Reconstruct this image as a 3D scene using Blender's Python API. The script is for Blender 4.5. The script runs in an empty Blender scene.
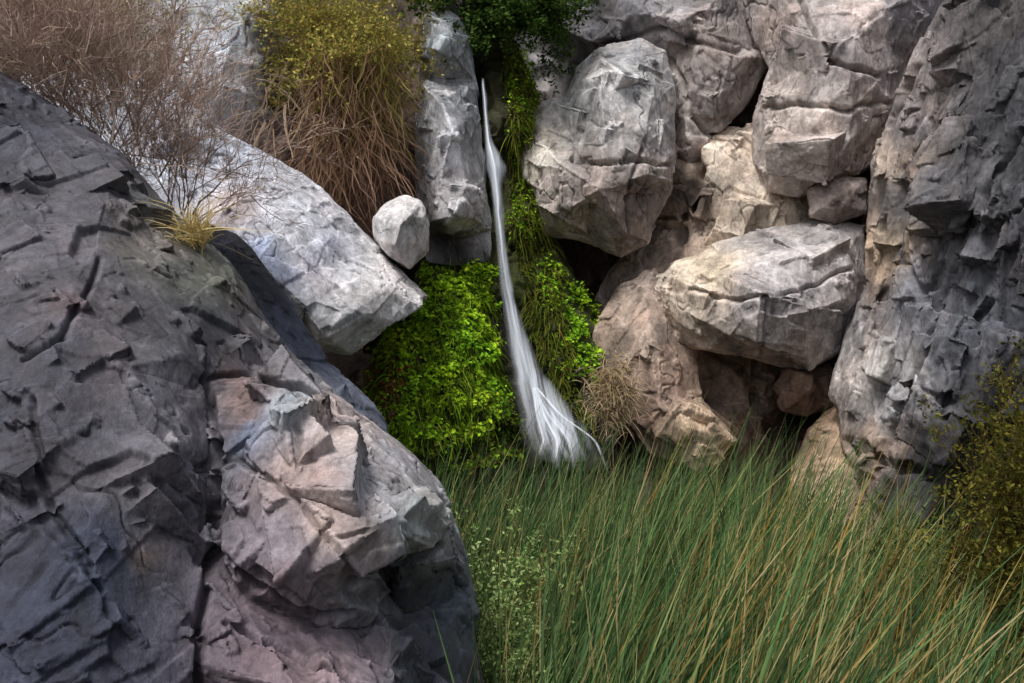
import bpy, math, numpy as np
from mathutils import Vector, Euler
from mathutils.geometry import delaunay_2d_cdt
rng=np.random.default_rng(7)
F=1024.0
def W(u,v,r): return ((u-512)/F*r, r, (341.5-v)/F*r)
def Wn(u,v,r):
    u=np.asarray(u,float);v=np.asarray(v,float);r=np.asarray(r,float)
    return np.stack([(u-512)/F*r, r, (341.5-v)/F*r],-1)
def inv(P): return P[:,0]/P[:,1]*F+512, 341.5-P[:,2]/P[:,1]*F
def S(r,g,b,k=1.0):
    c=np.array([r,g,b],float)/255
    return np.where(c<=.04045,c/12.92,((c+.055)/1.055)**2.4)*k
def unit(a): return a/np.maximum(np.linalg.norm(a,axis=-1,keepdims=True),1e-6)
def inpoly(u,v,poly):
    c=np.zeros(len(u),bool);p=np.array(poly,float)
    for a,b in zip(p,np.roll(p,-1,0)):
        m=((a[1]>v)!=(b[1]>v))&(u<(b[0]-a[0])*(v-a[1])/(b[1]-a[1]+1e-9)+a[0]);c^=m
    return c
# ---------- noise ----------
def hsh(x,y,z,s):
    h=(x.astype(np.uint32)*np.uint32(374761393)+y.astype(np.uint32)*np.uint32(668265263)+z.astype(np.uint32)*np.uint32(2246822519)+np.uint32((s*3266489917)&0xffffffff))
    h=(h^(h>>np.uint32(13)))*np.uint32(1274126177); h=(h^(h>>np.uint32(15)))*np.uint32(2246822519)
    return h^(h>>np.uint32(16))
def h01(h): return (h&np.uint32(0xffffff)).astype(np.float32)/16777216.0
def vnoise(P,s):
    Pi=np.floor(P).astype(np.int64); f=(P-Pi).astype(np.float32); f=f*f*f*(f*(f*6-15)+10)
    o=0
    for dx in (0,1):
        for dy in (0,1):
            for dz in (0,1):
                w=(f[:,0] if dx else 1-f[:,0])*(f[:,1] if dy else 1-f[:,1])*(f[:,2] if dz else 1-f[:,2])
                o=o+w*h01(hsh(Pi[:,0]+dx,Pi[:,1]+dy,Pi[:,2]+dz,s))
    return o*2-1
def fbm(P,sc,o,s,g=0.5):
    r=0;a=1;t=0;Q=P/sc
    for i in range(o):
        r=r+a*vnoise(Q+i*17.3,s+i);t+=a;a*=g;Q=Q*2.03
    return r/t
def facets(P,sc,s,tilt=1.0):
    Q=(P/sc).astype(np.float32); Qi=np.floor(Q).astype(np.int64)
    n=len(Q);f1=np.full(n,9e9,np.float32);bd=np.zeros((n,3),np.float32);bh=np.zeros(n,np.uint32)
    for dx in (-1,0,1):
        for dy in (-1,0,1):
            for dz in (-1,0,1):
                cx,cy,cz=Qi[:,0]+dx,Qi[:,1]+dy,Qi[:,2]+dz
                h=hsh(cx,cy,cz,s)
                j=np.stack([(h&np.uint32(1023)),((h>>np.uint32(10))&np.uint32(1023)),((h>>np.uint32(20))&np.uint32(1023))],1).astype(np.float32)/1023
                d=Q-(np.stack([cx,cy,cz],1)+j).astype(np.float32)
                dd=(d*d).sum(1)
                m=dd<f1
                f1=np.where(m,dd,f1); bd[m]=d[m]; bh[m]=h[m]
    h=bh*np.uint32(2654435761)^(bh>>np.uint32(7))
    g=np.stack([h01(h),h01(h*np.uint32(69069)+np.uint32(77)),h01(h*np.uint32(1664525)+np.uint32(99))],1)*2-1
    r=h01(h*np.uint32(22695477)+np.uint32(5))
    disp=(bd*g).sum(1)*tilt+(r-.5)*.35
    return disp,r,g,bh
# ---------- meshes ----------
def mkmesh(name,V,Fc,mat,col=None,smooth=False,uv=None):
    me=bpy.data.meshes.new(name)
    V=np.asarray(V,np.float32);Fc=np.asarray(Fc,np.int32);k=Fc.shape[1]
    me.vertices.add(len(V));me.vertices.foreach_set("co",V.ravel())
    me.loops.add(Fc.size);me.loops.foreach_set("vertex_index",Fc.ravel())
    me.polygons.add(len(Fc));me.polygons.foreach_set("loop_start",np.arange(0,Fc.size,k,dtype=np.int32))
    me.polygons.foreach_set("loop_total",np.full(len(Fc),k,np.int32))
    me.update(calc_edges=True);me.validate()
    if col is not None: setcol(me,col)
    if uv is not None:
        l=me.uv_layers.new(name="UVMap");l.data.foreach_set("uv",np.asarray(uv,np.float32)[Fc.ravel()].ravel())
    if smooth: me.polygons.foreach_set("use_smooth",np.ones(len(me.polygons),bool))
    me.materials.append(mat)
    ob=bpy.data.objects.new(name,me);bpy.context.scene.collection.objects.link(ob)
    return ob
def setcol(me,col):
    a=me.color_attributes.new("Col",'FLOAT_COLOR','POINT')
    c=np.ones((len(col),4),np.float32);c[:,:3]=np.clip(col,0.002,0.9)
    a.data.foreach_set("color",c.ravel())
# ---------- materials ----------
def nodes(name):
    m=bpy.data.materials.new(name);m.use_nodes=True;nt=m.node_tree;nt.nodes.clear()
    return m,nt,nt.nodes.new,nt.links.new
def rockmat(name,ns=1.0,rough=.85,bump=.6,rot=(0,.5,0)):
    m,nt,N,L=nodes(name)
    out=N('ShaderNodeOutputMaterial');bs=N('ShaderNodeBsdfPrincipled');L(bs.outputs[0],out.inputs[0])
    bs.inputs['Roughness'].default_value=rough;bs.inputs['Specular IOR Level'].default_value=.3
    at=N('ShaderNodeAttribute');at.attribute_name='Col'
    tc=N('ShaderNodeTexCoord');mp=N('ShaderNodeMapping');mp.inputs['Rotation'].default_value=rot;mp.inputs['Scale'].default_value=(1,1,.5);L(tc.outputs['Object'],mp.inputs[0])
    def noise(sc,det,ro=.6,src=None):
        n=N('ShaderNodeTexNoise');n.inputs['Scale'].default_value=sc*ns;n.inputs['Detail'].default_value=det;n.inputs['Roughness'].default_value=ro
        L(src or tc.outputs['Object'],n.inputs['Vector']);return n
    def ramp(src,a,b,lo,hi):
        r=N('ShaderNodeMapRange');r.inputs[1].default_value=a;r.inputs[2].default_value=b;r.inputs[3].default_value=lo;r.inputs[4].default_value=hi
        L(src,r.inputs[0]);return r.outputs[0]
    n1=noise(9,9,.86,mp.outputs[0])
    f=ramp(n1.outputs[0],.34,.66,.4,1.6)
    vm=N('ShaderNodeVectorMath');vm.operation='SCALE';L(at.outputs['Color'],vm.inputs[0]);L(f,vm.inputs['Scale'])
    L(vm.outputs[0],bs.inputs['Base Color'])
    nb=noise(17,7,.74,mp.outputs[0])
    bp=N('ShaderNodeBump');bp.inputs['Strength'].default_value=bump;bp.inputs['Distance'].default_value=.028/ns
    L(nb.outputs[0],bp.inputs['Height']);L(bp.outputs[0],bs.inputs['Normal'])
    return m
def vegmat(name,tr=.3):
    m,nt,N,L=nodes(name)
    out=N('ShaderNodeOutputMaterial');bs=N('ShaderNodeBsdfDiffuse');t=N('ShaderNodeBsdfTranslucent');mx=N('ShaderNodeMixShader')
    at=N('ShaderNodeAttribute');at.attribute_name='Col'
    L(at.outputs['Color'],bs.inputs['Color']);L(at.outputs['Color'],t.inputs['Color'])
    mx.inputs[0].default_value=tr;L(bs.outputs[0],mx.inputs[1]);L(t.outputs[0],mx.inputs[2]);L(mx.outputs[0],out.inputs[0])
    return m
M_near=rockmat('foreground_stone',1.9,.6,.7,(0,-.7,0));M_rock=rockmat('cliff_stone',1.0,.85,.7);M_leaf=vegmat('leaf',.3);M_blade=vegmat('reed_blade',.2);M_twig=vegmat('dry_twig',.1)
# ---------- rock ----------
BOX=np.array([(x,y,z) for x in (-1,1) for y in (-1,1) for z in (-1,1)],float)
BF=[(0,1,3,2),(4,6,7,5),(0,4,5,1),(2,3,7,6),(0,2,6,4),(1,5,7,3)]
def rock(name,outline,inner=(),thick=1.0,voxel=.015,hints=(),cracks=(),sc=(.42,.17),amp=(.012,.006),seed=1,mat=None,ani=(1,1,1),shrink=.95,fb=.020,
         colvar=.14,smooth=1,rot=0.0,hueamp=.03,plan=(.22,.15),eul=None,rust=.2,varn=.4,k=1.0,blk=((.42,1.0,.10),(.2,.45,.035)),inset=.05,over=1.03,warp=.020):
    pts=list(outline)+list(inner);n=len(outline)
    res=delaunay_2d_cdt([Vector((p[0],p[1])) for p in pts],[],[list(range(n))],1,1e-4)
    vs,_,fs,ov=res[0],res[1],res[2],res[3]
    V=[];mp={}
    for i,(v,o) in enumerate(zip(vs,ov)):
        r=pts[o[0]][2] if len(o) else 9
        V.append(W(v.x,v.y,r+inset))
        for q in o: mp[q]=i
    cu=sum(p[0] for p in outline)/n;cv=sum(p[1] for p in outline)/n;cr=sum(p[2] for p in outline)/n
    base=len(V)
    for p in outline: V.append(W(cu+(p[0]-cu)*shrink,cv+(p[1]-cv)*shrink,p[2]+thick))
    V.append(W(cu,cv,cr+thick*1.1));c=len(V)-1
    Fs=[tuple(f) for f in fs];nf=len(Fs)
    for i in range(n):
        j=(i+1)%n
        Fs.append((mp[i],mp[j],base+j,base+i));Fs.append((base+i,base+j,c))
    rr=np.random.default_rng(seed)
    e_=eul or (rr.uniform(.25,.5),rr.uniform(-.35,.35),rr.uniform(.4,.9)*rr.choice([-1,1]))
    # fracture blocks standing on the mass
    big_o=[(cu+(p[0]-cu)*over,cv+(p[1]-cv)*over) for p in outline]
    VA=np.array(V);T=np.array([f[:3] for f in Fs[:nf]]);a_,b_,c_=VA[T[:,0]],VA[T[:,1]],VA[T[:,2]]
    nr=np.cross(b_-a_,c_-a_);ar=np.linalg.norm(nr,axis=1)/2;nr=unit(nr);nr[nr[:,1]>0]*=-1
    for (bs_,den,pr) in blk:
        nb=int(ar.sum()/(bs_*bs_)*den)
        if nb<1: continue
        ti=rr.choice(len(T),nb,p=ar/ar.sum());x=rr.random((nb,2));x[x.sum(1)>1]=1-x[x.sum(1)>1]
        C=a_[ti]+(b_[ti]-a_[ti])*x[:,:1]+(c_[ti]-a_[ti])*x[:,1:]
        for q in range(nb):
            R=np.array(Euler((e_[0]+rr.normal()*.16,e_[1]+rr.normal()*.16,e_[2]+rr.normal()*.22)).to_matrix())
            h=bs_*.5*rr.uniform(.55,1.35,3)*np.array([1,.9,1])
            shp=BOX*(1+rr.uniform(-.28,.12,(8,3)))
            pf=rr.uniform(.3,1.3)
            for sh in (1,.75,.5):
                bx=(shp*h*sh)@R.T
                sup=(bx@nr[ti[q]]).max()
                P_=bx+C[q]-nr[ti[q]]*(sup-pr*sh*pf)
                uu_,vv_=inv(P_)
                if inpoly(uu_,vv_,big_o).all():
                    o=len(V);V.extend(map(tuple,P_));Fs.extend([tuple(o+w for w in f) for f in BF]);break
    me=bpy.data.meshes.new(name);me.from_pydata(V,[],Fs);me.update()
    import bmesh
    bm=bmesh.new();bm.from_mesh(me);bmesh.ops.triangulate(bm,faces=bm.faces[:]);bmesh.ops.recalc_face_normals(bm,faces=bm.faces[:]);bm.to_mesh(me);bm.free()
    ob=bpy.data.objects.new(name,me);bpy.context.scene.collection.objects.link(ob)
    md=ob.modifiers.new('r','REMESH');md.mode='VOXEL';md.voxel_size=voxel
    ms=ob.modifiers.new('s','SMOOTH');ms.iterations=smooth;ms.factor=.5
    dg=bpy.context.evaluated_depsgraph_get();me2=bpy.data.meshes.new_from_object(ob.evaluated_get(dg))
    ms.iterations=max(8,smooth);dg=bpy.context.evaluated_depsgraph_get();me3=bpy.data.meshes.new_from_object(ob.evaluated_get(dg))
    ob.modifiers.clear();ob.data=me2;me=me2
    NA=len(me.vertices);PA=np.empty(NA*3,np.float32);me.vertices.foreach_get('co',PA);PA=PA.reshape(-1,3)
    NN=np.empty(NA*3,np.float32);me3.vertices.foreach_get('normal',NN);NN=NN.reshape(-1,3)
    bpy.data.meshes.remove(me3)
    msk=np.where(NN[:,1]<.5)[0];P=PA[msk].astype(np.float64);Nn=NN[msk];N=len(P)
    P0=P.copy()
    P=P+np.stack([fbm(P,.3,3,seed+50+i) for i in range(3)],1)*warp
    ca,sa=math.cos(rot),math.sin(rot)
    Q=np.stack([P[:,0]*ca+P[:,2]*sa,P[:,1],-P[:,0]*sa+P[:,2]*ca],1)/np.array(ani)
    D=0;C=0;G=0;Nc=Nn.copy()
    for i,(s_,a_2) in enumerate(zip(sc[:2],amp[:2])):
        d,r,g,bh=facets(Q,s_,seed*7+i,1.1)
        key=bh.astype(np.int64)*8+(np.round(Nn@np.array([.6,.3,.74])*2.2).astype(np.int64)&7)
        _,ix=np.unique(key,return_inverse=True);ix=ix.ravel();cnt=np.bincount(ix)
        mp_=np.stack([np.bincount(ix,P[:,q])/cnt for q in range(3)],1);mn=unit(np.stack([np.bincount(ix,Nc[:,q])/cnt for q in range(3)],1))
        dist=((P-mp_[ix])*mn[ix]).sum(1);dist=np.clip(dist,-s_*.15,s_*.15)
        P=P-mn[ix]*(dist*plan[i])[:,None]
        D=D+d*a_2*1.3
        C=C+(r-.5)*colvar*(1.2,.8)[i] ; G=G+g*(1,.6)[i]
    fine=fbm(P0,.22,6,seed+3,.6)
    D=D+fine*fb
    # thin weathered fissures: zero-crossings of a warped, stretched noise field
    fz=fbm(Q*np.array([1,1,.55])+7,.5,4,seed+210,.55);fo=np.clip(fbm(P0,.7,2,seed+220)*4+.3,0,1)
    fis=np.exp(-(fz/.012)**2)*fo
    D=D-fis*voxel*1.6
    u,v=inv(P0)
    wu=fbm(P0,.35,3,seed+31)*14;wv=fbm(P0,.35,3,seed+32)*14
    for pl,wd,dp in cracks:
        for (a,b) in zip(pl[:-1],pl[1:]):
            a=np.array(a,float);b=np.array(b,float);ab=b-a
            qx=u+wu*.4-a[0];qy=v+wv*.4-a[1]
            t=np.clip((qx*ab[0]+qy*ab[1])/(ab@ab),0,1)
            dd=np.hypot(qx-t*ab[0],qy-t*ab[1])
            D=D-np.exp(-(dd/wd)**2)*dp*.7*(Nn[:,1]<.3)
    PA=PA.astype(np.float64);PA[msk]=P+Nn*np.asarray(D)[:,None]
    E=np.empty(len(me.edges)*2,np.int32);me.edges.foreach_get('vertices',E);E=E.reshape(-1,2)
    deg=np.bincount(E.ravel(),minlength=NA)
    def lap(X):
        return np.stack([(np.bincount(E[:,0],X[E[:,1],q],NA)+np.bincount(E[:,1],X[E[:,0],q],NA))/deg for q in range(3)],1)
    for it in range(5):
        ln=np.linalg.norm(PA[E[:,0]]-PA[E[:,1]],axis=1);mx=np.zeros(NA);np.maximum.at(mx,E[:,0],ln);np.maximum.at(mx,E[:,1],ln)
        w_=np.clip((mx/voxel-1.7)/1.2,0,1)*.85
        PA=PA+(lap(PA)-PA)*w_[:,None]
    me.vertices.foreach_set('co',PA.astype(np.float32).ravel());me.update()
    NN2=np.empty(NA*3,np.float32);me.vertices.foreach_get('normal',NN2);NN2=NN2.reshape(-1,3)
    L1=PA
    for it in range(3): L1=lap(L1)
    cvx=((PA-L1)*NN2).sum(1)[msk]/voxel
    w=np.zeros(N);cc=np.zeros((N,3))
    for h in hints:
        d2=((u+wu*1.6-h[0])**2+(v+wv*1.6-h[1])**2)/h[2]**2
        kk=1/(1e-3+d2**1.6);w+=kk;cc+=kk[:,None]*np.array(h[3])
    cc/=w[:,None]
    big=fbm(P0,.5,5,seed+9)
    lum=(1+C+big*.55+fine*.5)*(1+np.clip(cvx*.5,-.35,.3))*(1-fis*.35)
    hue=np.clip(G*.5,-1,1)[:,0]*hueamp+fbm(P0,.8,3,seed+77)*hueamp
    cc=cc*lum[:,None]*np.stack([1+hue,np.ones(N),1-hue],1)
    ru=np.clip((fbm(P0*np.array([1,1,.6]),.35,5,seed+120,.6)-.05)*4,0,1)*rust
    cc=cc*(1-ru[:,None])+cc*np.array([1.16,.9,.78])*ru[:,None]
    va=np.clip((fbm(P0*np.array([1.6,1.6,.45]),.3,5,seed+140,.6)-.1)*4,0,1)*varn
    cc=cc*(1-va[:,None]*.7)
    li=np.clip((fbm(P0,.09,4,seed+160,.65)-.2)*8,0,1)*np.clip(fbm(P0,.6,2,seed+170)*3+.5,0,1)*.35
    cc=cc*(1+li[:,None]*.9)
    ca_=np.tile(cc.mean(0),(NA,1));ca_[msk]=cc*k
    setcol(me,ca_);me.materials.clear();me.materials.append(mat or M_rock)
    me.polygons.foreach_set("use_smooth",np.ones(len(me.polygons),bool))
    return ob
grey=S(150,148,148);warm=S(168,156,148);dark=S(60,57,57);brown=S(100,86,78);cream=S(210,200,186)
SM=((.2,.6,.03),)
inn=[]
for a in range(-300,1500,110):
    for b in range(-250,700,110):
        inn.append((a+rng.uniform(-35,35),b+rng.uniform(-35,35),10.7+rng.uniform(-.35,.45)))
rock('canyon_wall',[(-420,-320,11),(500,-330,11.2),(1500,-320,11),(1500,760,10.4),(500,760,10.4),(-420,760,10.4)],inn,1.2,.05,
  [(550,20,60,grey),(300,100,100,brown),(480,250,60,dark),(560,300,60,brown),(800,100,100,warm),(700,450,60,brown)],sc=(1.0,.4),amp=(.06,.03),seed=3,fb=.04,shrink=1.0,blk=((.9,1,.2),))
rock('rock_outcrop',[(150,-60,9.6),(250,-60,9.4),(330,-60,9.6),(450,-60,9.9),(440,120,9.8),(420,260,9.2),(330,250,9.0),(200,180,8.6),(120,60,8.8)],
  [(235,30,8.7),(262,60,8.9),(268,120,8.9),(300,110,9.6),(350,180,9.3),(400,180,9.6),(380,80,9.8),(215,90,8.5)],1.0,.02,
  [(235,60,30,S(175,180,188)),(290,60,25,brown),(340,180,40,S(125,98,82)),(400,150,40,brown)],seed=5)
rock('granite_slab',[(60,20,8.3),(130,50,8.3),(190,100,8.2),(212,124,8.2),(258,150,8.2),(300,172,8.2),(330,195,8.2),(362,232,8.2),(392,262,8.1),(422,290,8.0),(424,306,7.8),(395,322,7.6),(352,352,7.5),(318,350,7.5),(290,400,7.3),(200,330,7.0),(90,200,7.2),(20,80,7.8)],
  [(215,150,7.8),(240,200,7.35),(262,180,7.7),(300,225,7.5),(290,290,7.1),(340,260,7.6),(350,315,7.2),(385,290,7.55),(320,330,7.1),(220,240,7.1)],1.0,.011,
  [(220,140,50,S(186,191,202)),(300,220,50,S(200,200,206)),(380,295,40,S(200,197,196)),(270,260,25,S(156,164,184)),(330,320,40,S(196,195,197)),(235,210,20,S(186,175,174)),(320,250,15,S(154,152,165)),(285,185,15,S(200,200,208))],
  sc=(.6,.22),seed=8,ani=(1,1,.55),rot=.8,colvar=.12,hueamp=.015,rust=.15,varn=.4,eul=(.35,.65,.25),blk=((.6,.8,.06),(.22,.35,.03)),over=1.04)
rock('boulder',[(386,203,8.2),(405,196,8.2),(420,200,8.2),(428,225,8.2),(426,252,8.1),(411,270,8.0),(390,257,8.0),(375,240,8.1),(373,218,8.1)],[(400,225,7.85),(410,215,7.88),(395,245,7.85)],.5,.012,
  [(400,220,20,S(200,196,194)),(400,255,15,S(170,162,158))],sc=(.3,.12),amp=(.01,.004),seed=9,fb=.022,colvar=.08,hueamp=.02,blk=(),inset=0,smooth=8)
rock('rock_pillar',[(424,14,9.2),(440,8,9.2),(458,16,9.2),(470,42,9.2),(475,80,9.2),(480,110,9.2),(484,150,9.2),(488,190,9.1),(492,228,9.1),(490,262,9.0),(455,266,8.9),(428,262,8.9),(417,235,9.0),(414,160,9.1),(419,80,9.2)],
  [(445,40,8.85),(440,100,8.75),(452,130,8.55),(440,180,8.6),(465,170,8.7),(463,215,8.5),(438,222,8.6),(450,240,8.95)],.8,.010,
  [(450,40,25,S(165,173,178)),(445,100,20,S(186,188,192)),(465,160,20,S(206,205,207)),(435,170,18,S(155,153,155)),(460,205,18,S(203,200,201)),(455,250,16,dark),(425,240,10,dark)],
  sc=(.4,.17),seed=11,colvar=.12,hueamp=.015,ani=(1,1,1.5),eul=(.2,.1,.6),blk=((.36,.8,.05),(.15,.25,.02)),over=1.06)
ch=rock('waterfall_ledge',[(472,30,9.7),(510,30,9.7),(530,90,9.6),(535,150,9.6),(545,230,9.5),(590,300,9.3),(612,360,9.1),(620,440,8.7),(600,520,8.4),(500,520,8.4),(470,440,8.8),(470,300,9.2),(474,150,9.6)],
  [(490,90,9.35),(489,150,9.25),(515,130,9.1),(497,200,9.2),(525,220,9.1),(502,260,9.15),(545,290,8.95),(515,320,8.98),(560,340,8.8),(535,380,8.75),(590,400,8.7),(560,430,8.5),(500,400,8.75),(490,340,8.75),(490,290,8.9)],.8,.016,
  [(500,150,25,S(58,58,38)),(520,220,25,S(66,68,36)),(540,300,25,S(58,66,30)),(505,330,20,S(40,35,30)),(560,440,30,S(42,42,34))],seed=13,sc=(.4,.18),amp=(.05,.025),blk=SM)
mo=rock('mossy_bank',[(425,262,9.1),(460,255,9.1),(488,262,9.1),(492,300,9.0),(500,360,8.8),(512,420,8.5),(520,500,8.2),(420,520,8.0),(372,450,8.0),(360,405,8.2),(374,368,8.3),(395,322,8.6),(415,300,8.9)],
  [(440,290,8.75),(470,300,8.75),(440,340,8.35),(400,350,8.3),(390,375,8.1),(470,370,8.3),(430,400,8.0),(480,420,8.1),(380,405,8.0)],.8,.02,
  [(440,320,40,S(48,52,26)),(375,375,30,S(72,48,34)),(480,420,30,S(38,40,22))],seed=15,sc=(.35,.16),amp=(.08,.04),blk=((.3,.6,.05),))
rock('cliff_block',[(575,70,9.6),(600,46,9.6),(642,38,9.6),(666,50,9.6),(675,90,9.5),(676,150,9.4),(670,195,9.3),(648,242,9.2),(622,257,9.3),(580,240,9.4),(543,236,9.4),(528,205,9.4),(518,160,9.4),(516,120,9.5),(542,102,9.5),(566,98,9.5)],
  [(578,80,9.35),(600,75,9.05),(655,85,9.2),(640,60,9.35),(575,150,9.1),(565,120,9.3),(545,150,9.1),(560,165,8.9),(640,150,8.95),(655,170,8.95),(600,190,8.75),(625,235,8.95),(570,210,8.9),(545,200,9.1),(605,130,8.95)],.9,.010,
  [(540,140,14,cream),(545,165,12,cream),(580,100,15,S(158,158,156)),(630,100,30,S(182,180,178)),(600,140,20,S(168,164,161)),(600,200,30,S(162,150,143)),(640,200,20,S(126,117,113)),(550,210,20,warm),(640,55,15,S(148,147,148))],
  cracks=[([(575,160),(600,165),(640,160),(670,165)],2,.08),([(600,75),(585,130),(575,160)],2,.06),([(640,150),(625,200),(630,235)],2,.06)],sc=(.45,.2),seed=17,eul=(.3,.12,.55),blk=((.5,.9,.09),(.2,.35,.03)),over=1.06)
rock('cliff_block',[(560,-60,10.3),(760,-60,10.2),(770,60,9.9),(745,110,9.8),(715,135,9.7),(700,160,9.8),(690,230,9.8),(670,230,9.9),(668,60,10.0),(590,45,10.2),(530,10,10.3)],
  [(640,10,9.9),(700,30,9.6),(730,60,9.5),(690,90,9.55),(720,100,9.55),(690,150,9.65)],.8,.014,
  [(620,10,40,S(124,121,123)),(700,50,30,S(148,139,135)),(720,100,25,S(162,153,149)),(685,180,18,S(72,65,62))],seed=19,sc=(.4,.18),eul=(.35,.25,-.6),
  cracks=[([(672,60),(690,110),(715,135)],3,.1),([(590,45),(660,30),(740,50)],3,.08)])
rock('cliff_block',[(735,-60,9.9),(960,-60,9.6),(943,5,9.5),(908,62,9.3),(888,125,9.2),(873,165,9.2),(850,182,9.2),(800,198,9.2),(766,192,9.3),(753,160,9.4),(752,120,9.5),(768,70,9.6),(745,20,9.8)],
  [(800,20,9.2),(860,20,9.0),(900,10,9.15),(790,90,9.15),(850,80,8.75),(800,140,8.95),(860,130,8.85),(780,170,9.05),(830,165,8.85)],.9,.011,
  [(790,30,30,S(144,135,131)),(860,50,40,S(172,162,158)),(800,130,30,S(184,171,163)),(850,140,25,S(174,164,160)),(920,15,25,S(134,129,131))],seed=23,sc=(.5,.22),eul=(.3,-.3,.5),blk=((.6,.9,.11),(.22,.35,.035)),over=1.06,
  cracks=[([(800,0),(830,60),(880,75)],2.5,.09),([(765,110),(800,100),(850,110),(890,100)],2.5,.07)])
rock('cliff_buttress',[(660,150,9.9),(700,130,9.9),(770,120,9.8),(880,150,9.7),(900,300,9.6),(880,420,9.5),(860,620,9.0),(700,640,9.0),(600,560,9.2),(590,420,9.5),(585,330,9.7),(610,270,9.8),(650,230,9.9)],
  [(720,150,9.55),(735,205,9.35),(690,230,9.6),(760,225,9.2),(640,290,9.5),(610,330,9.45),(650,340,9.2),(680,390,9.2),(720,420,9.0),(640,410,9.3),(760,400,9.3),(790,420,9.6),(830,380,9.5),(800,470,9.4),(700,500,8.9)],.9,.012,
  [(735,180,25,S(200,185,168)),(770,210,25,S(207,191,172)),(690,200,18,S(88,77,70)),(640,310,35,S(152,138,127)),(680,380,35,S(154,132,118)),(740,400,30,S(138,121,110)),(790,420,25,S(62,52,46)),(640,400,25,S(126,106,92)),(720,450,35,S(136,113,98)),(840,200,25,S(175,157,140)),(820,390,20,S(134,117,107))],
  seed=29,sc=(.45,.2),amp=(.03,.01),ani=(1,1,1.3),rot=.3,eul=(.2,.35,-.5),blk=((.5,1,.14),(.22,.45,.05)),cracks=[([(680,240),(700,170),(690,120)],5,.2),([(590,300),(620,330),(640,400)],3,.1),([(680,330),(740,370),(775,440)],4,.12),([(600,240),(560,250)],5,.12)])
rock('boulder',[(652,287,9.0),(670,262,9.1),(705,250,9.1),(740,234,9.1),(790,226,9.1),(835,218,9.1),(866,224,9.1),(869,270,9.0),(859,318,8.9),(840,353,8.8),(815,370,8.8),(780,366,8.8),(735,354,8.8),(693,348,8.8),(670,327,8.9)],
  [(700,275,8.65),(740,270,8.5),(800,255,8.55),(850,250,8.75),(700,320,8.45),(760,320,8.15),(810,310,8.25),(845,300,8.5),(720,295,8.45),(800,345,8.4),(740,340,8.45)],.9,.010,
  [(700,265,22,S(200,184,163)),(690,305,25,S(182,166,150)),(760,290,30,S(168,162,160)),(800,250,20,S(162,157,155)),(760,330,25,S(162,155,153)),(830,290,25,S(158,153,152)),(810,340,20,S(140,133,130))],
  seed=31,sc=(.45,.2),eul=(.3,-.12,.45),blk=((.55,.9,.10),(.2,.35,.035)),over=1.08,cracks=[([(690,290),(740,300),(800,290),(850,270)],2,.07),([(770,300),(760,355)],2,.06)])
rock('boulder',[(806,188,9.1),(828,174,9.1),(868,178,9.1),(866,214,9.0),(835,224,9.0),(810,217,9.0)],[(835,198,8.8)],.5,.012,[(835,198,20,S(142,131,126))],sc=(.3,.13),seed=33,blk=SM)
rock('boulder',[(776,385,9.0),(790,368,9.0),(828,362,9.0),(840,380,9.0),(834,404,8.9),(806,416,8.9),(782,410,8.9)],[(808,388,8.65)],.5,.012,[(808,388,20,S(145,121,107))],sc=(.3,.13),seed=34,blk=SM)
rock('boulder',[(590,332,9.1),(618,288,9.2),(655,266,9.2),(672,300,9.0),(697,345,8.9),(702,400,8.8),(738,442,8.6),(700,474,8.5),(650,455,8.7),(618,412,8.9),(597,372,9.0)],
  [(630,330,8.8),(655,350,8.6),(660,400,8.5),(690,430,8.4),(645,300,8.9)],.7,.012,[(630,320,25,S(158,142,130)),(660,380,25,S(150,130,117)),(690,440,25,S(190,166,141)),(640,420,18,S(104,87,76))],seed=36,sc=(.45,.2),eul=(.25,.6,.5),blk=((.42,.9,.09),(.18,.35,.03)),over=1.06)
rock('cliff_footing',[(792,470,8.6),(808,430,8.8),(835,405,8.8),(870,390,8.7),(905,450,8.2),(920,560,7.4),(900,640,7.0),(790,640,7.4),(788,540,7.9)],
  [(830,450,8.3),(860,480,7.9),(820,520,7.7),(880,540,7.3)],.8,.012,[(820,450,25,S(182,157,131)),(815,520,30,S(188,163,137)),(870,500,30,S(134,115,102)),(890,560,25,S(60,52,47))],seed=38,sc=(.4,.18),blk=((.35,.8,.07),(.15,.35,.025)))
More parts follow.
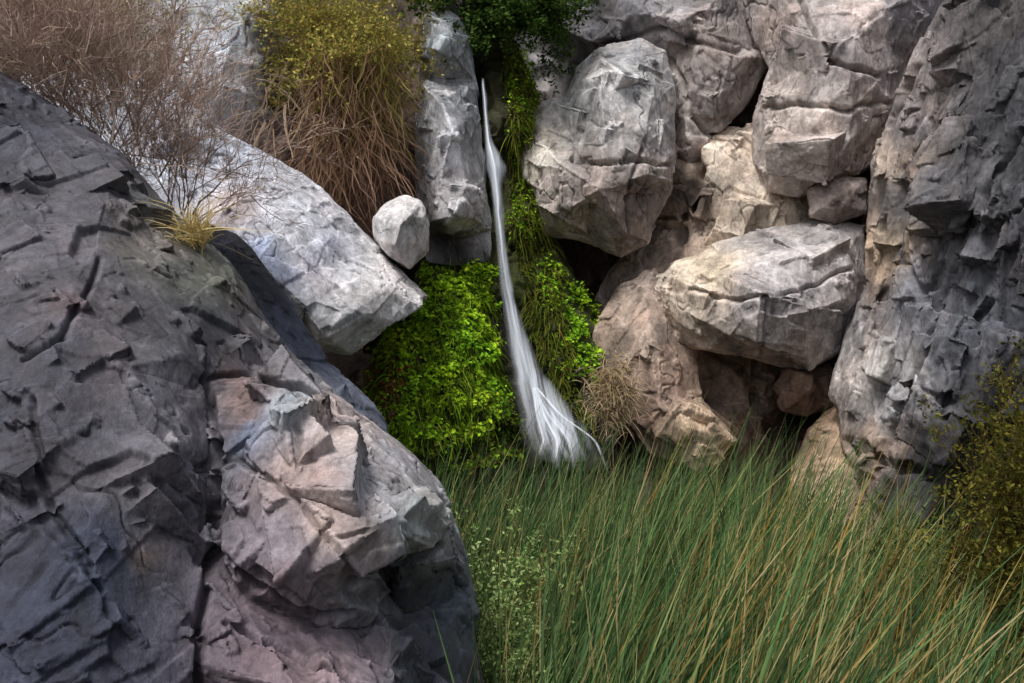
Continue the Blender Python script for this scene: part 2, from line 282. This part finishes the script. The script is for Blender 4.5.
rock('canyon_side_wall',[(975,-80,7.6),(945,0,8.2),(908,62,8.4),(887,125,8.6),(872,162,8.7),(868,225,8.7),(872,280,8.6),(848,335,8.5),(832,395,8.4),(845,450,8.1),(868,500,7.6),(905,540,7.0),(950,585,6.3),(960,800,5.6),(1260,900,4.6),(1320,400,4.8),(1300,-120,5.4)],
  [(960,60,7.6),(930,110,7.9),(1024,40,6.9),(1000,140,6.9),(940,180,7.9),(900,180,8.2),(898,250,8.1),(935,260,7.4),(1024,230,6.3),(910,320,7.7),(880,350,7.9),(960,340,7.0),(1024,380,6.0),(890,420,7.6),(930,420,7.2),(900,480,7.3),(970,500,6.3),(1060,500,5.4),(1100,300,5.6),(1100,100,6.0),(950,640,5.9)],1.2,.012,
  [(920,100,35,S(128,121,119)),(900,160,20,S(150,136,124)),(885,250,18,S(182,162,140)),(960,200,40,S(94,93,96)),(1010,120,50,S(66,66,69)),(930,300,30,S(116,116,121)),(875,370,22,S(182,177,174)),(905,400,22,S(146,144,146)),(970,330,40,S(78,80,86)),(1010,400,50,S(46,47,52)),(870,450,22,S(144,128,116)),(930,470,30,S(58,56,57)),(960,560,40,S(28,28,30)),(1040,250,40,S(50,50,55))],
  seed=41,sc=(.42,.18),amp=(.025,.01),ani=(.8,1,1.5),rot=-.35,cracks=[([(940,20),(905,90),(885,160),(880,230)],3,.14),([(905,170),(900,260),(925,300)],4,.13),([(1020,130),(960,240),(930,330),(880,470)],3,.13),([(990,300),(940,420)],3,.1),([(850,440),(900,470),(960,480)],5,.14)],varn=.6,eul=(.15,.45,.35),blk=((.5,.9,.14),(.2,.55,.055)),over=1.04,fb=.03)
rock('dark_boulder',[(205,225,6.2),(235,232,6.2),(262,262,6.1),(300,320,6.0),(330,365,5.9),(372,405,5.7),(400,450,5.5),(300,480,5.2),(180,330,5.3),(150,240,5.8)],
  [(230,260,5.8),(260,310,5.6),(310,370,5.5),(340,400,5.4)],.8,.012,[(240,260,30,S(50,52,61)),(300,350,30,S(62,68,83)),(350,400,25,S(98,103,116))],seed=43,sc=(.35,.16),blk=((.3,.8,.05),(.13,.3,.02)))
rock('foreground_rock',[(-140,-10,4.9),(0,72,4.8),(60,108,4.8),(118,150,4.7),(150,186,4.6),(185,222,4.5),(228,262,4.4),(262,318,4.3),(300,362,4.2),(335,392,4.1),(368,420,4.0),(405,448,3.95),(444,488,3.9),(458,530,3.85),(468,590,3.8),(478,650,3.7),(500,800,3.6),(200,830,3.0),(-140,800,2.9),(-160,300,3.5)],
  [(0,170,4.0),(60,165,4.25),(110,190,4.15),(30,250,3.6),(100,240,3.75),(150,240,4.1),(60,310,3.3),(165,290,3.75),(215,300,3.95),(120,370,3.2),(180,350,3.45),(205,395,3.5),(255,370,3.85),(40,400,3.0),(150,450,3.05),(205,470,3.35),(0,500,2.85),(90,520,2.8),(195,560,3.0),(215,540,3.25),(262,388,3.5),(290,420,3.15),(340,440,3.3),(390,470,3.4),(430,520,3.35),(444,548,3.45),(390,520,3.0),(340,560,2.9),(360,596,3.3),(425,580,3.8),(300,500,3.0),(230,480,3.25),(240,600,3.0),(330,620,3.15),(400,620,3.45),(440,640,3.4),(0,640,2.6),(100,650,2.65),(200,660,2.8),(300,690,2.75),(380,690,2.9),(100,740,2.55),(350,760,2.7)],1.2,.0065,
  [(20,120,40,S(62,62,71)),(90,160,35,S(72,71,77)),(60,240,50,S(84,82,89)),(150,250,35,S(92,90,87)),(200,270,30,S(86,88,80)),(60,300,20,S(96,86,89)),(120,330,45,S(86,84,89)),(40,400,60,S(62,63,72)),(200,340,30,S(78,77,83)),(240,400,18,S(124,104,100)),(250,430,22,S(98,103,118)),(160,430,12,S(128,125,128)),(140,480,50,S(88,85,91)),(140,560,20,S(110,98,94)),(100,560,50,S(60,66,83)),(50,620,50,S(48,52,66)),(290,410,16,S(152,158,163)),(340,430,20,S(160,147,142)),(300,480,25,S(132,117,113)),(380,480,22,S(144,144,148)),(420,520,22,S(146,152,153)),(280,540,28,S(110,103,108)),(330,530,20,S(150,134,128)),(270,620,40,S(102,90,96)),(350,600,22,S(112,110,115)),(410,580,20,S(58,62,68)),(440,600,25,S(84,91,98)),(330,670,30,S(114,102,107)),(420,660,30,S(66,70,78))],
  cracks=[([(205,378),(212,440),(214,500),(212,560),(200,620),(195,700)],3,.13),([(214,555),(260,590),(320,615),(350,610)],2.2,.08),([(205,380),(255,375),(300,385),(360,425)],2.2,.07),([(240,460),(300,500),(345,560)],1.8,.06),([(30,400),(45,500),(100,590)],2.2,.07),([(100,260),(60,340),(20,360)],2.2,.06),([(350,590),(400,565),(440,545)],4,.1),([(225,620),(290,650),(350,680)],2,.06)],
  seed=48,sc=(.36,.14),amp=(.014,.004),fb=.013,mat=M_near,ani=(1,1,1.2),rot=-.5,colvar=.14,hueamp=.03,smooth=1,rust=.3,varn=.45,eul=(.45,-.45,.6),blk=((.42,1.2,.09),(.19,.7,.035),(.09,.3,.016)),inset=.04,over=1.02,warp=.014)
# ---------- ground ----------
gm,nt,N,L=nodes('soil');o=N('ShaderNodeOutputMaterial');b=N('ShaderNodeBsdfPrincipled');n=N('ShaderNodeTexNoise');n.inputs['Scale'].default_value=3;n.inputs['Detail'].default_value=6
cr=N('ShaderNodeValToRGB');cr.color_ramp.elements[0].color=(.02,.018,.012,1);cr.color_ramp.elements[1].color=(.07,.055,.035,1);L(n.outputs[0],cr.inputs[0]);L(cr.outputs[0],b.inputs[0]);L(b.outputs[0],o.inputs[0]);b.inputs['Roughness'].default_value=.95
gx=np.concatenate([[-400,-100,-30],np.linspace(-12,12,70),[30,100,400]]);X,Y=np.meshgrid(gx,gx+5);G=np.stack([X.ravel(),Y.ravel(),0*X.ravel()],1)
G[:,2]=-2.2+fbm(G,1.3,4,5)*.08*(np.abs(G[:,0])<13)
k=len(gx);ii=(np.arange(k-1)[:,None]*k+np.arange(k-1)[None]).ravel();mkmesh('ground',G,np.stack([ii,ii+1,ii+k+1,ii+k],1),gm,smooth=True)
# ---------- vegetation primitives ----------
def blades(B,D,Lh,Wd,bend,segs,c0,c1,taper=True,wig=0):
    n=len(B);D=unit(D);t=np.linspace(0,1,segs+1)
    side=unit(np.cross(D,rng.normal(size=(n,3))))
    C=B[:,None]+D[:,None]*(Lh[:,None]*t)[...,None]+bend[:,None]*(Lh[:,None]*t**2)[...,None]
    if wig: C=C+np.cumsum(rng.normal(size=C.shape)*wig,1)*(Lh[:,None,None]/segs)*(t>0)[None,:,None]
    w=(Wd[:,None]*( (1-t**2)*.95+.05 if taper else np.ones_like(t)[None]))[...,None]*.5
    Lf=C-side[:,None]*w;R=C+side[:,None]*w
    V=np.stack([Lf,R],2).reshape(-1,3)
    i=(np.arange(n)[:,None]*(segs+1)+np.arange(segs)[None]).ravel()*2
    Fc=np.stack([i,i+1,i+3,i+2],1)
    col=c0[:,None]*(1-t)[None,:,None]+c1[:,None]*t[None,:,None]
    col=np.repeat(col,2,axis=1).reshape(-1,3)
    return V,Fc,col,C
def leaves(P,Nr,size,c,fold=.25,asp=.55):
    n=len(P);Nr=unit(Nr);a=unit(np.cross(Nr,rng.normal(size=(n,3))));b=np.cross(Nr,a);s=size[:,None]
    V=np.stack([P-a*s*.5,P+b*s*asp*.5+Nr*s*fold*.5,P+a*s*.5,P-b*s*asp*.5+Nr*s*fold*.5],1).reshape(-1,3)
    i=np.arange(n)*4
    Fc=np.concatenate([np.stack([i,i+1,i+2],1),np.stack([i,i+2,i+3],1)])
    return V,Fc,np.repeat(c,4,axis=0)
def tri(F4): return np.concatenate([F4[:,[0,1,2]],F4[:,[0,2,3]]])
def merge(name,parts,mat):
    Vs=[];Fs=[];Cs=[];o=0
    for V,Fc,c in parts:
        if Fc.shape[1]==4: Fc=tri(Fc)
        Vs.append(V);Fs.append(Fc+o);Cs.append(c);o+=len(V)
    return mkmesh(name,np.concatenate(Vs),np.concatenate(Fs),mat,np.concatenate(Cs))
def pal(cols,n,var=.25):
    cols=np.array(cols);i=rng.integers(0,len(cols),n);j=rng.integers(0,len(cols),n);t=rng.random((n,1))
    return (cols[i]*t+cols[j]*(1-t))*(1+rng.uniform(-var,var,(n,1)))
def surf(ob,poly,n,lim=.2):
    me=ob.data;N=len(me.vertices);P=np.empty(N*3,np.float32);me.vertices.foreach_get('co',P);P=P.reshape(-1,3)
    Q=np.empty(N*3,np.float32);me.vertices.foreach_get('normal',Q);Q=Q.reshape(-1,3)
    u,v=inv(P);m=np.where(inpoly(u,v,poly)&(Q[:,1]<lim))[0];i=rng.choice(m,n)
    return P[i]+rng.normal(size=(n,3))*.012,Q[i]
def moss(ob,poly,n,cols,size,lift=.05,patch=None,thr=-9):
    P,Q=surf(ob,poly,n);cl=fbm(P,.12,3,91);c2=fbm(P,.4,3,95)
    k=cl+rng.normal(size=n)*.12>thr;P=P[k];Q=Q[k];cl=cl[k];c2=c2[k];n=len(P)
    P=P+Q*(rng.random((n,1))*lift+np.clip(cl,-.2,1)[:,None]*.15)
    c=pal(cols,n,.4)*(1+.9*cl[:,None]);c=c*(1+np.stack([c2*.6,c2*.3,c2*.1],1))
    if patch is not None:
        u,v=inv(P);d=np.exp(-(((u-patch[0])/patch[2])**2+((v-patch[1])/patch[3])**2))
        m=rng.random(n)<d*.9;c[m]=pal([S(120,60,45),S(90,50,35),S(140,95,60)],m.sum())
    V,Fc,cc=leaves(P,Q*.6+np.array([0,-.4,.7])+rng.normal(size=(n,3))*.5,rng.uniform(.4,1.3,n)*size,c,.3,.6)
    return (V,Fc,cc)
bright=[S(135,178,38),S(108,152,30),S(170,200,55),S(80,115,28),S(150,184,44)]
deep=[S(62,86,28),S(86,112,34),S(110,120,44),S(96,88,42),S(54,68,26)]
pA=[(425,268),(455,258),(488,262),(492,300),(495,350),(505,390),(490,430),(440,445),(400,450),(385,425),(366,405),(374,368),(395,325),(420,300)]
pts=[moss(mo,pA,20000,bright,.042,.04,patch=(382,384,22,24),thr=-.25),moss(mo,[(378,425),(440,425),(512,385),(520,460),(430,480),(385,450)],4000,deep+bright[1:2],.042)]
def frond(ob,poly,n,cols,Lh,dn=-.9):
    P,Q=surf(ob,poly,n)
    return blades(P,Q*.8+rng.normal(size=(n,3))*.4+np.array([0,-.3,.1]),rng.uniform(.5,1.3,n)*Lh,np.full(n,.012),np.tile([0,-.1,dn],(n,1)),4,pal(cols,n),pal(cols,n))[:3]
pts.append(frond(mo,pA,4500,bright+deep,.13))
merge('maidenhair_fern_patch',pts,M_leaf)
pB=[(545,255),(575,285),(600,320),(607,360),(590,395),(570,380),(555,330),(535,280)]
pC=[(500,45),(525,75),(535,120),(535,190),(548,240),(560,300),(575,380),(600,440),(585,440),(555,390),(530,330),(518,270),(510,200),(510,160),(508,120)]
pD=[(500,40),(530,60),(537,130),(535,230),(514,230),(510,120)]
merge('hanging_moss',[moss(ch,pB,4500,bright,.038,thr=-.15),moss(ch,pC,5500,deep+[S(125,135,42)],.033,thr=-.15),moss(ch,pD,5500,bright+deep[2:3],.033,thr=-.4),frond(ch,pC,2300,deep+[S(135,138,55),S(115,90,55)],.18)],M_leaf)
# reeds
n=21500
yy=3.1+5.8*rng.random(n)**.85
uu=rng.uniform(380,1045,n)
rm=np.interp(uu,[400,520,600,700,770,810,870,910,960,1010,1050],[7.5,7.8,8.5,8.6,8.2,7.4,6.6,5.9,5.0,4.4,4.1])
k=yy<rm;yy=yy[k];uu=uu[k];n=len(yy)
B=Wn(uu,np.zeros(n),yy);B[:,2]=-2.2
cl=fbm(B*np.array([1,1,0])+3,.45,3,12)
k=rng.random(n)<(.66+1.3*cl);B=B[k];cl=cl[k];uu=uu[k];yy=yy[k];n=len(B)
H=(1.36+.42*cl+rng.normal(size=n)*.23)*np.interp(uu,[400,560,760,900,1000],[.94,.98,.95,.8,.72])
H=np.where((yy<5)&(uu<500),H*.8,H)
D=np.stack([.14+.25*cl+rng.normal(size=n)*.14,-.03+rng.normal(size=n)*.1,np.ones(n)],1)
bend=np.stack([.08+rng.normal(size=n)*.10+.14*cl,rng.normal(size=n)*.08,-.03-rng.random(n)*.05],1)
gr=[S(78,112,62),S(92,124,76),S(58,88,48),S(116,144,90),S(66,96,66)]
c1=pal(gr+[S(140,146,92)],n,.45);c0=pal([S(40,56,26),S(52,62,28),S(46,60,28)],n)  # dark blade bases put the shade of the gaps between reeds into the colour
m=rng.random(n)<np.clip(.07+.26*np.exp(-(((uu-770)/150)**2))*(yy<5.8),0,1);c1[m]=pal([S(175,155,98),S(155,122,60),S(182,168,120)],m.sum());c0[m]=pal([S(110,88,40),S(92,78,38)],m.sum())
m=rng.random(n)<.04;D[m,0]+=rng.normal(size=m.sum())*.5;c1[m]=pal([S(185,165,120)],m.sum());c0[m]=pal([S(140,118,75)],m.sum())
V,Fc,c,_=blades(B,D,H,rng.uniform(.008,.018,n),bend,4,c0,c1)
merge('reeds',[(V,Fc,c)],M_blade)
# shrubs
def shrub(name,bases,nb,L1,dirm,spread,n2,L2,n3,L3,cols,tipcols,leaf=None,w=(.012,.006,.0035),g=0,mat=None,up2=0.3,extra=()):
    bs=np.array([W(*b) for b in bases]);bi=rng.integers(0,len(bs),nb)
    B=bs[bi]+rng.normal(size=(nb,3))*.08
    D=np.array(dirm)+rng.normal(size=(nb,3))*spread
    parts=list(extra);ln=rng.uniform(.5,1,nb)*L1
    V,Fc,c,C=blades(B,D,ln,np.full(nb,w[0]),np.tile([0,0,g],(nb,1))+rng.normal(size=(nb,3))*.2,6,pal(cols,nb),pal(cols,nb),wig=.15);parts.append((V,Fc,c))
    def child(C,n,Lc,wd,cols,sp,segs):
        i=rng.integers(0,C.shape[0],n);j=rng.integers(max(1,C.shape[1]//3),C.shape[1],n)
        b=C[i,j];d=unit(C[i,j]-C[i,j-1])+rng.normal(size=(n,3))*sp+np.array([0,0,up2])
        return blades(b,d,rng.uniform(.4,1,n)*Lc,np.full(n,wd),np.tile([0,0,g],(n,1))+rng.normal(size=(n,3))*.2,segs,pal(cols,n),pal(tipcols,n),wig=.2)
    V,Fc,c,C2=child(C,n2,L2,w[1],cols,.5,5);parts.append((V,Fc,c))
    V,Fc,c,C3=child(C2,n3,L3,w[2],cols,.55,4);parts.append((V,Fc,c))
    if leaf:
        nl,sz,lc=leaf;i=rng.integers(0,n3,nl);j=rng.integers(1,C3.shape[1],nl)
        p=C3[i,j]+rng.normal(size=(nl,3))*.02;cc=pal(lc,nl,.35)*(1+fbm(p,.25,2,60)[:,None]*.7)
        parts.append(leaves(p,rng.normal(size=(nl,3))+np.array([0,-.3,.8]),rng.uniform(.6,1.4,nl)*sz,cc,.2,.5))
    return merge(name,parts,mat or M_twig)
dry=[S(178,156,142),S(150,128,116),S(195,174,160),S(130,108,98),S(165,142,128)]
shrub('dry_shrub',[(-20,60,5.2),(20,100,5.2),(70,125,5.2),(110,150,5.2),(150,190,5.3),(0,40,5.4),(60,80,5.6),(130,150,5.6),(175,215,5.5)],150,.72,(.12,-.1,.7),.35,1700,.34,14000,.2,dry,[S(205,182,165),S(182,156,143),S(192,170,155)],leaf=(3000,.012,[S(195,178,140),S(150,142,98)]),w=(.010,.005,.0028))
shrub('dry_shrub',[(60,60,6.2),(110,90,6.3),(135,130,6.3),(140,100,6.6),(90,20,6.4),(20,20,6.2)],100,.7,(-.05,-.1,.9),.28,900,.3,6500,.18,dry,[S(195,182,150),S(180,160,138)],leaf=(13000,.02,[S(160,160,102),S(200,195,148),S(132,138,80),S(210,200,165)]),w=(.012,.006,.003))
def drape(n,u0,u1,v0,v1,Lh,wd,c0,c1,wig,dx=0.1):
    B=Wn(rng.uniform(u0,u1,n),rng.uniform(v0,v1,n),rng.uniform(8.45,8.95,n))
    return blades(B,np.stack([rng.normal(size=n)*.4+dx,-.15+rng.normal(size=n)*.2,-np.ones(n)],1),rng.uniform(.25,1,n)*Lh,rng.uniform(.4,1.2,n)*wd,np.stack([rng.normal(size=n)*.3,np.zeros(n),np.full(n,-.1)],1),6,pal(c0,n,.4),pal(c1,n,.45),wig=wig)[:3]
dr=[drape(1200,308,388,40,150,.8,.012,[S(125,98,75),S(100,78,58),S(150,125,90)],[S(195,160,137),S(160,125,105),S(110,85,70)],.28),
    drape(500,330,400,20,120,.5,.012,[S(130,120,60),S(110,105,50)],[S(170,160,85),S(120,118,60)],.25),
    drape(22,258,295,60,130,.8,.022,[S(175,150,125)],[S(200,180,155),S(160,135,110)],.3,0)]
shrub('desert_shrub',[(308,50,9.0),(335,40,9.0),(360,60,9.1),(385,80,9.2),(330,90,8.9),(360,105,9.0),(385,110,9.0)],110,.62,(-.05,-.25,.5),.45,900,.32,6000,.2,[S(140,120,80),S(120,100,65)],[S(160,150,85)],leaf=(14000,.036,[S(160,156,75),S(128,134,60),S(190,177,100),S(102,107,48),S(175,145,80)]),mat=M_leaf,extra=dr)
shrub('evergreen_shrub',[(450,-12,9.4),(470,0,9.4),(500,15,9.4),(530,5,9.5),(545,-5,9.6),(480,-20,9.4),(515,20,9.4)],110,.36,(0.05,-.3,.15),.6,800,.25,3500,.17,[S(70,60,45)],[S(60,75,35)],leaf=(19000,.045,[S(60,90,38),S(80,110,46),S(46,66,32),S(102,125,60)]),mat=M_leaf)
shrub('sage_shrub',[(470,720,4.3),(495,740,4.2),(485,700,4.4),(505,730,4.3),(480,650,4.5)],45,.44,(.05,-.1,1),.25,350,.18,1600,.11,[S(110,100,70)],[S(110,120,70)],leaf=(8500,.022,[S(145,165,100),S(112,140,78),S(170,186,125),S(90,112,58)]),w=(.008,.004,.002),mat=M_leaf)
shrub('creosote_bush',[(1020,640,4.9),(1050,560,4.8),(1050,690,4.7),(1090,640,4.6),(1020,680,5.0),(1060,600,4.8)],80,.85,(-.1,-.1,1),.33,800,.3,4000,.18,[S(95,80,45)],[S(120,105,55)],leaf=(22000,.025,[S(95,95,40),S(75,80,32),S(125,115,50),S(58,60,27)]),w=(.01,.005,.003),mat=M_leaf)
n=1800;B=Wn(rng.normal(612,11,n),rng.normal(395,16,n),rng.normal(8.35,.06,n))
V,Fc,c,_=blades(B,rng.normal(size=(n,3))*.6+np.array([0,-.6,.5]),rng.uniform(.06,.2,n),np.full(n,.006),np.tile([0,0,-.5],(n,1)),4,pal([S(150,125,90)],n),pal([S(215,200,165),S(190,170,135)],n))
merge('dry_grass_clump',[(V,Fc,c)],M_blade)
n=150;B=Wn(rng.normal(198,8,n),rng.normal(242,5,n),rng.normal(4.35,.04,n))
V,Fc,c,_=blades(B,rng.normal(size=(n,3))*.4+np.array([-.2,-.2,.8]),rng.uniform(.12,.33,n),np.full(n,.006),np.stack([rng.normal(size=n)*.4,np.zeros(n),np.full(n,-.35)],1),5,pal([S(170,150,95)],n),pal([S(225,208,155),S(210,185,125)],n))
merge('grass_tuft',[(V,Fc,c)],M_blade)
# ---------- waterfall ----------
wm,nt,N,L=nodes('falling_water')
o=N('ShaderNodeOutputMaterial');mx=N('ShaderNodeMixShader');tr=N('ShaderNodeBsdfTransparent');b=N('ShaderNodeBsdfPrincipled')
b.inputs['Base Color'].default_value=(.82,.87,.95,1);b.inputs['Roughness'].default_value=.4
tc=N('ShaderNodeTexCoord');mp=N('ShaderNodeMapping');mp.inputs['Scale'].default_value=(5,.6,1);nz=N('ShaderNodeTexNoise');nz.inputs['Scale'].default_value=1;nz.inputs['Detail'].default_value=3
L(tc.outputs['UV'],mp.inputs[0]);L(mp.outputs[0],nz.inputs['Vector'])
at=N('ShaderNodeAttribute');at.attribute_name='Col'
r=N('ShaderNodeMapRange');L(nz.outputs[0],r.inputs[0]);r.inputs[1].default_value=.36;r.inputs[2].default_value=.66;r.inputs[3].default_value=.15;r.inputs[4].default_value=1
q=N('ShaderNodeMath');q.operation='MULTIPLY';L(at.outputs['Fac'],q.inputs[0]);L(r.outputs[0],q.inputs[1])
L(q.outputs[0],mx.inputs[0]);L(tr.outputs[0],mx.inputs[1]);L(b.outputs[0],mx.inputs[2]);L(mx.outputs[0],o.inputs[0])
def ribbon(path,na=16,nl=200,bulge=.03,ph=0,den=1.0,fade=.12,soft=1.3):
    p=np.array(path,float);s=np.linspace(0,len(p)-1,nl);k=np.arange(len(p))
    ker=np.hanning(15);ker/=ker.sum()
    def sm(x): return np.convolve(np.pad(np.interp(s,k,x),7,mode='edge'),ker,'valid')
    u,v,r,w=[sm(p[:,i]) for i in range(4)]
    jt=vnoise(np.stack([v*.07,v*0+ph,v*0],1),77);w=w*(1+.12*jt);u=u+jt*.5
    a=np.linspace(0,1,na)
    U=u[:,None]+(a-.5)[None]*w[:,None];Vv=np.repeat(v[:,None],na,1);R=r[:,None]-bulge*(1-(2*a-1)**2)[None]
    Pp=Wn(U,Vv,R).reshape(-1,3)
    Pp[:,1]+=vnoise(np.stack([U.ravel()*.25,Vv.ravel()*.02,U.ravel()*0+ph],1),5)*.006
    A,Bv=np.meshgrid(a,v/100+ph);uv=np.stack([A.ravel()*np.repeat(np.maximum(w,14)**.8,na)/16+ph,Bv.ravel()],1)
    t=np.linspace(0,1,nl);en=np.clip((1-t)/fade,0,1)*np.clip(t/.03,0,1)
    al=(1-np.abs(2*a-1)**2)[None]**soft*en[:,None]*den
    i=(np.arange(nl-1)[:,None]*na+np.arange(na-1)[None]).ravel()
    return Pp,np.stack([i,i+1,i+na+1,i+na],1),uv,np.repeat(al.reshape(-1,1),3,1)
main=[(483,76,8.85,4),(485,100,8.83,6),(487,122,8.81,6),(489,142,8.79,9),(493,154,8.75,17),(496,166,8.73,22),(497,183,8.72,15),(499,215,8.7,11),(502,250,8.68,11),(506,285,8.64,13),(512,315,8.58,18),(519,345,8.52,23),(527,370,8.45,31),(538,395,8.36,45),(550,420,8.28,60),(561,442,8.2,72),(570,464,8.1,82)]
core=[(a-d*.03,b_,c_-.04,d*.5) for a,b_,c_,d in main[:-2]]
rib=[ribbon(main,ph=0,fade=.12,soft=1.6),ribbon(core,ph=3.3,fade=.35,den=1.2)]
for (tu,tv,wd,sh) in [(540,456,10,0),(556,470,13,.1),(576,470,10,.08),(610,476,4,.1)]:
    rib.append(ribbon([(534,385,8.36,6),(545+(tu-560)*.3,415,8.2,wd),(tu-(tu-560)*.3,440,8.1-sh*.3,wd),(tu,tv,8.0-sh,wd*.8)],na=8,nl=60,ph=tu*.1,fade=.4,den=.75,bulge=.01))
Vs=[];Fs=[];Us=[];As=[];o_=0
for V,Fc,uv,al in rib: Vs.append(V);Fs.append(Fc+o_);Us.append(uv);As.append(al);o_+=len(V)
mkmesh('waterfall',np.concatenate(Vs),np.concatenate(Fs),wm,np.clip(np.concatenate(As),0,1),smooth=True,uv=np.concatenate(Us))
# ---------- light ----------
el,az=math.radians(62),math.radians(-138)
w=bpy.data.worlds.new("World");bpy.context.scene.world=w;w.use_nodes=True
bg=w.node_tree.nodes['Background'];sk=w.node_tree.nodes.new('ShaderNodeTexSky');sk.sky_type='NISHITA';sk.sun_disc=False;sk.sun_elevation=el;sk.sun_rotation=az;sk.dust_density=4
hs=w.node_tree.nodes.new('ShaderNodeHueSaturation');hs.inputs['Saturation'].default_value=.5
w.node_tree.links.new(sk.outputs[0],hs.inputs['Color']);w.node_tree.links.new(hs.outputs[0],bg.inputs[0]);bg.inputs[1].default_value=.15
sd=bpy.data.lights.new('sun','SUN');sd.energy=3.0;sd.angle=math.radians(18);sd.color=(1,.985,.965);so=bpy.data.objects.new('sun',sd);bpy.context.scene.collection.objects.link(so)
d=Vector((math.sin(az)*math.cos(el),math.cos(az)*math.cos(el),math.sin(el)));so.rotation_euler=d.to_track_quat('Z','Y').to_euler()
cd=bpy.data.cameras.new('camera');cd.lens=36;cd.sensor_width=36;cd.clip_end=2000;cd.clip_start=.05
co=bpy.data.objects.new('camera',cd);co.rotation_euler=(math.radians(90),0,0);bpy.context.scene.collection.objects.link(co);bpy.context.scene.camera=co
vs=bpy.context.scene.view_settings;vs.view_transform='Standard';vs.look='None';vs.exposure=0;vs.gamma=1
print('verts',sum(len(o.data.vertices) for o in bpy.data.objects if o.type=='MESH'))
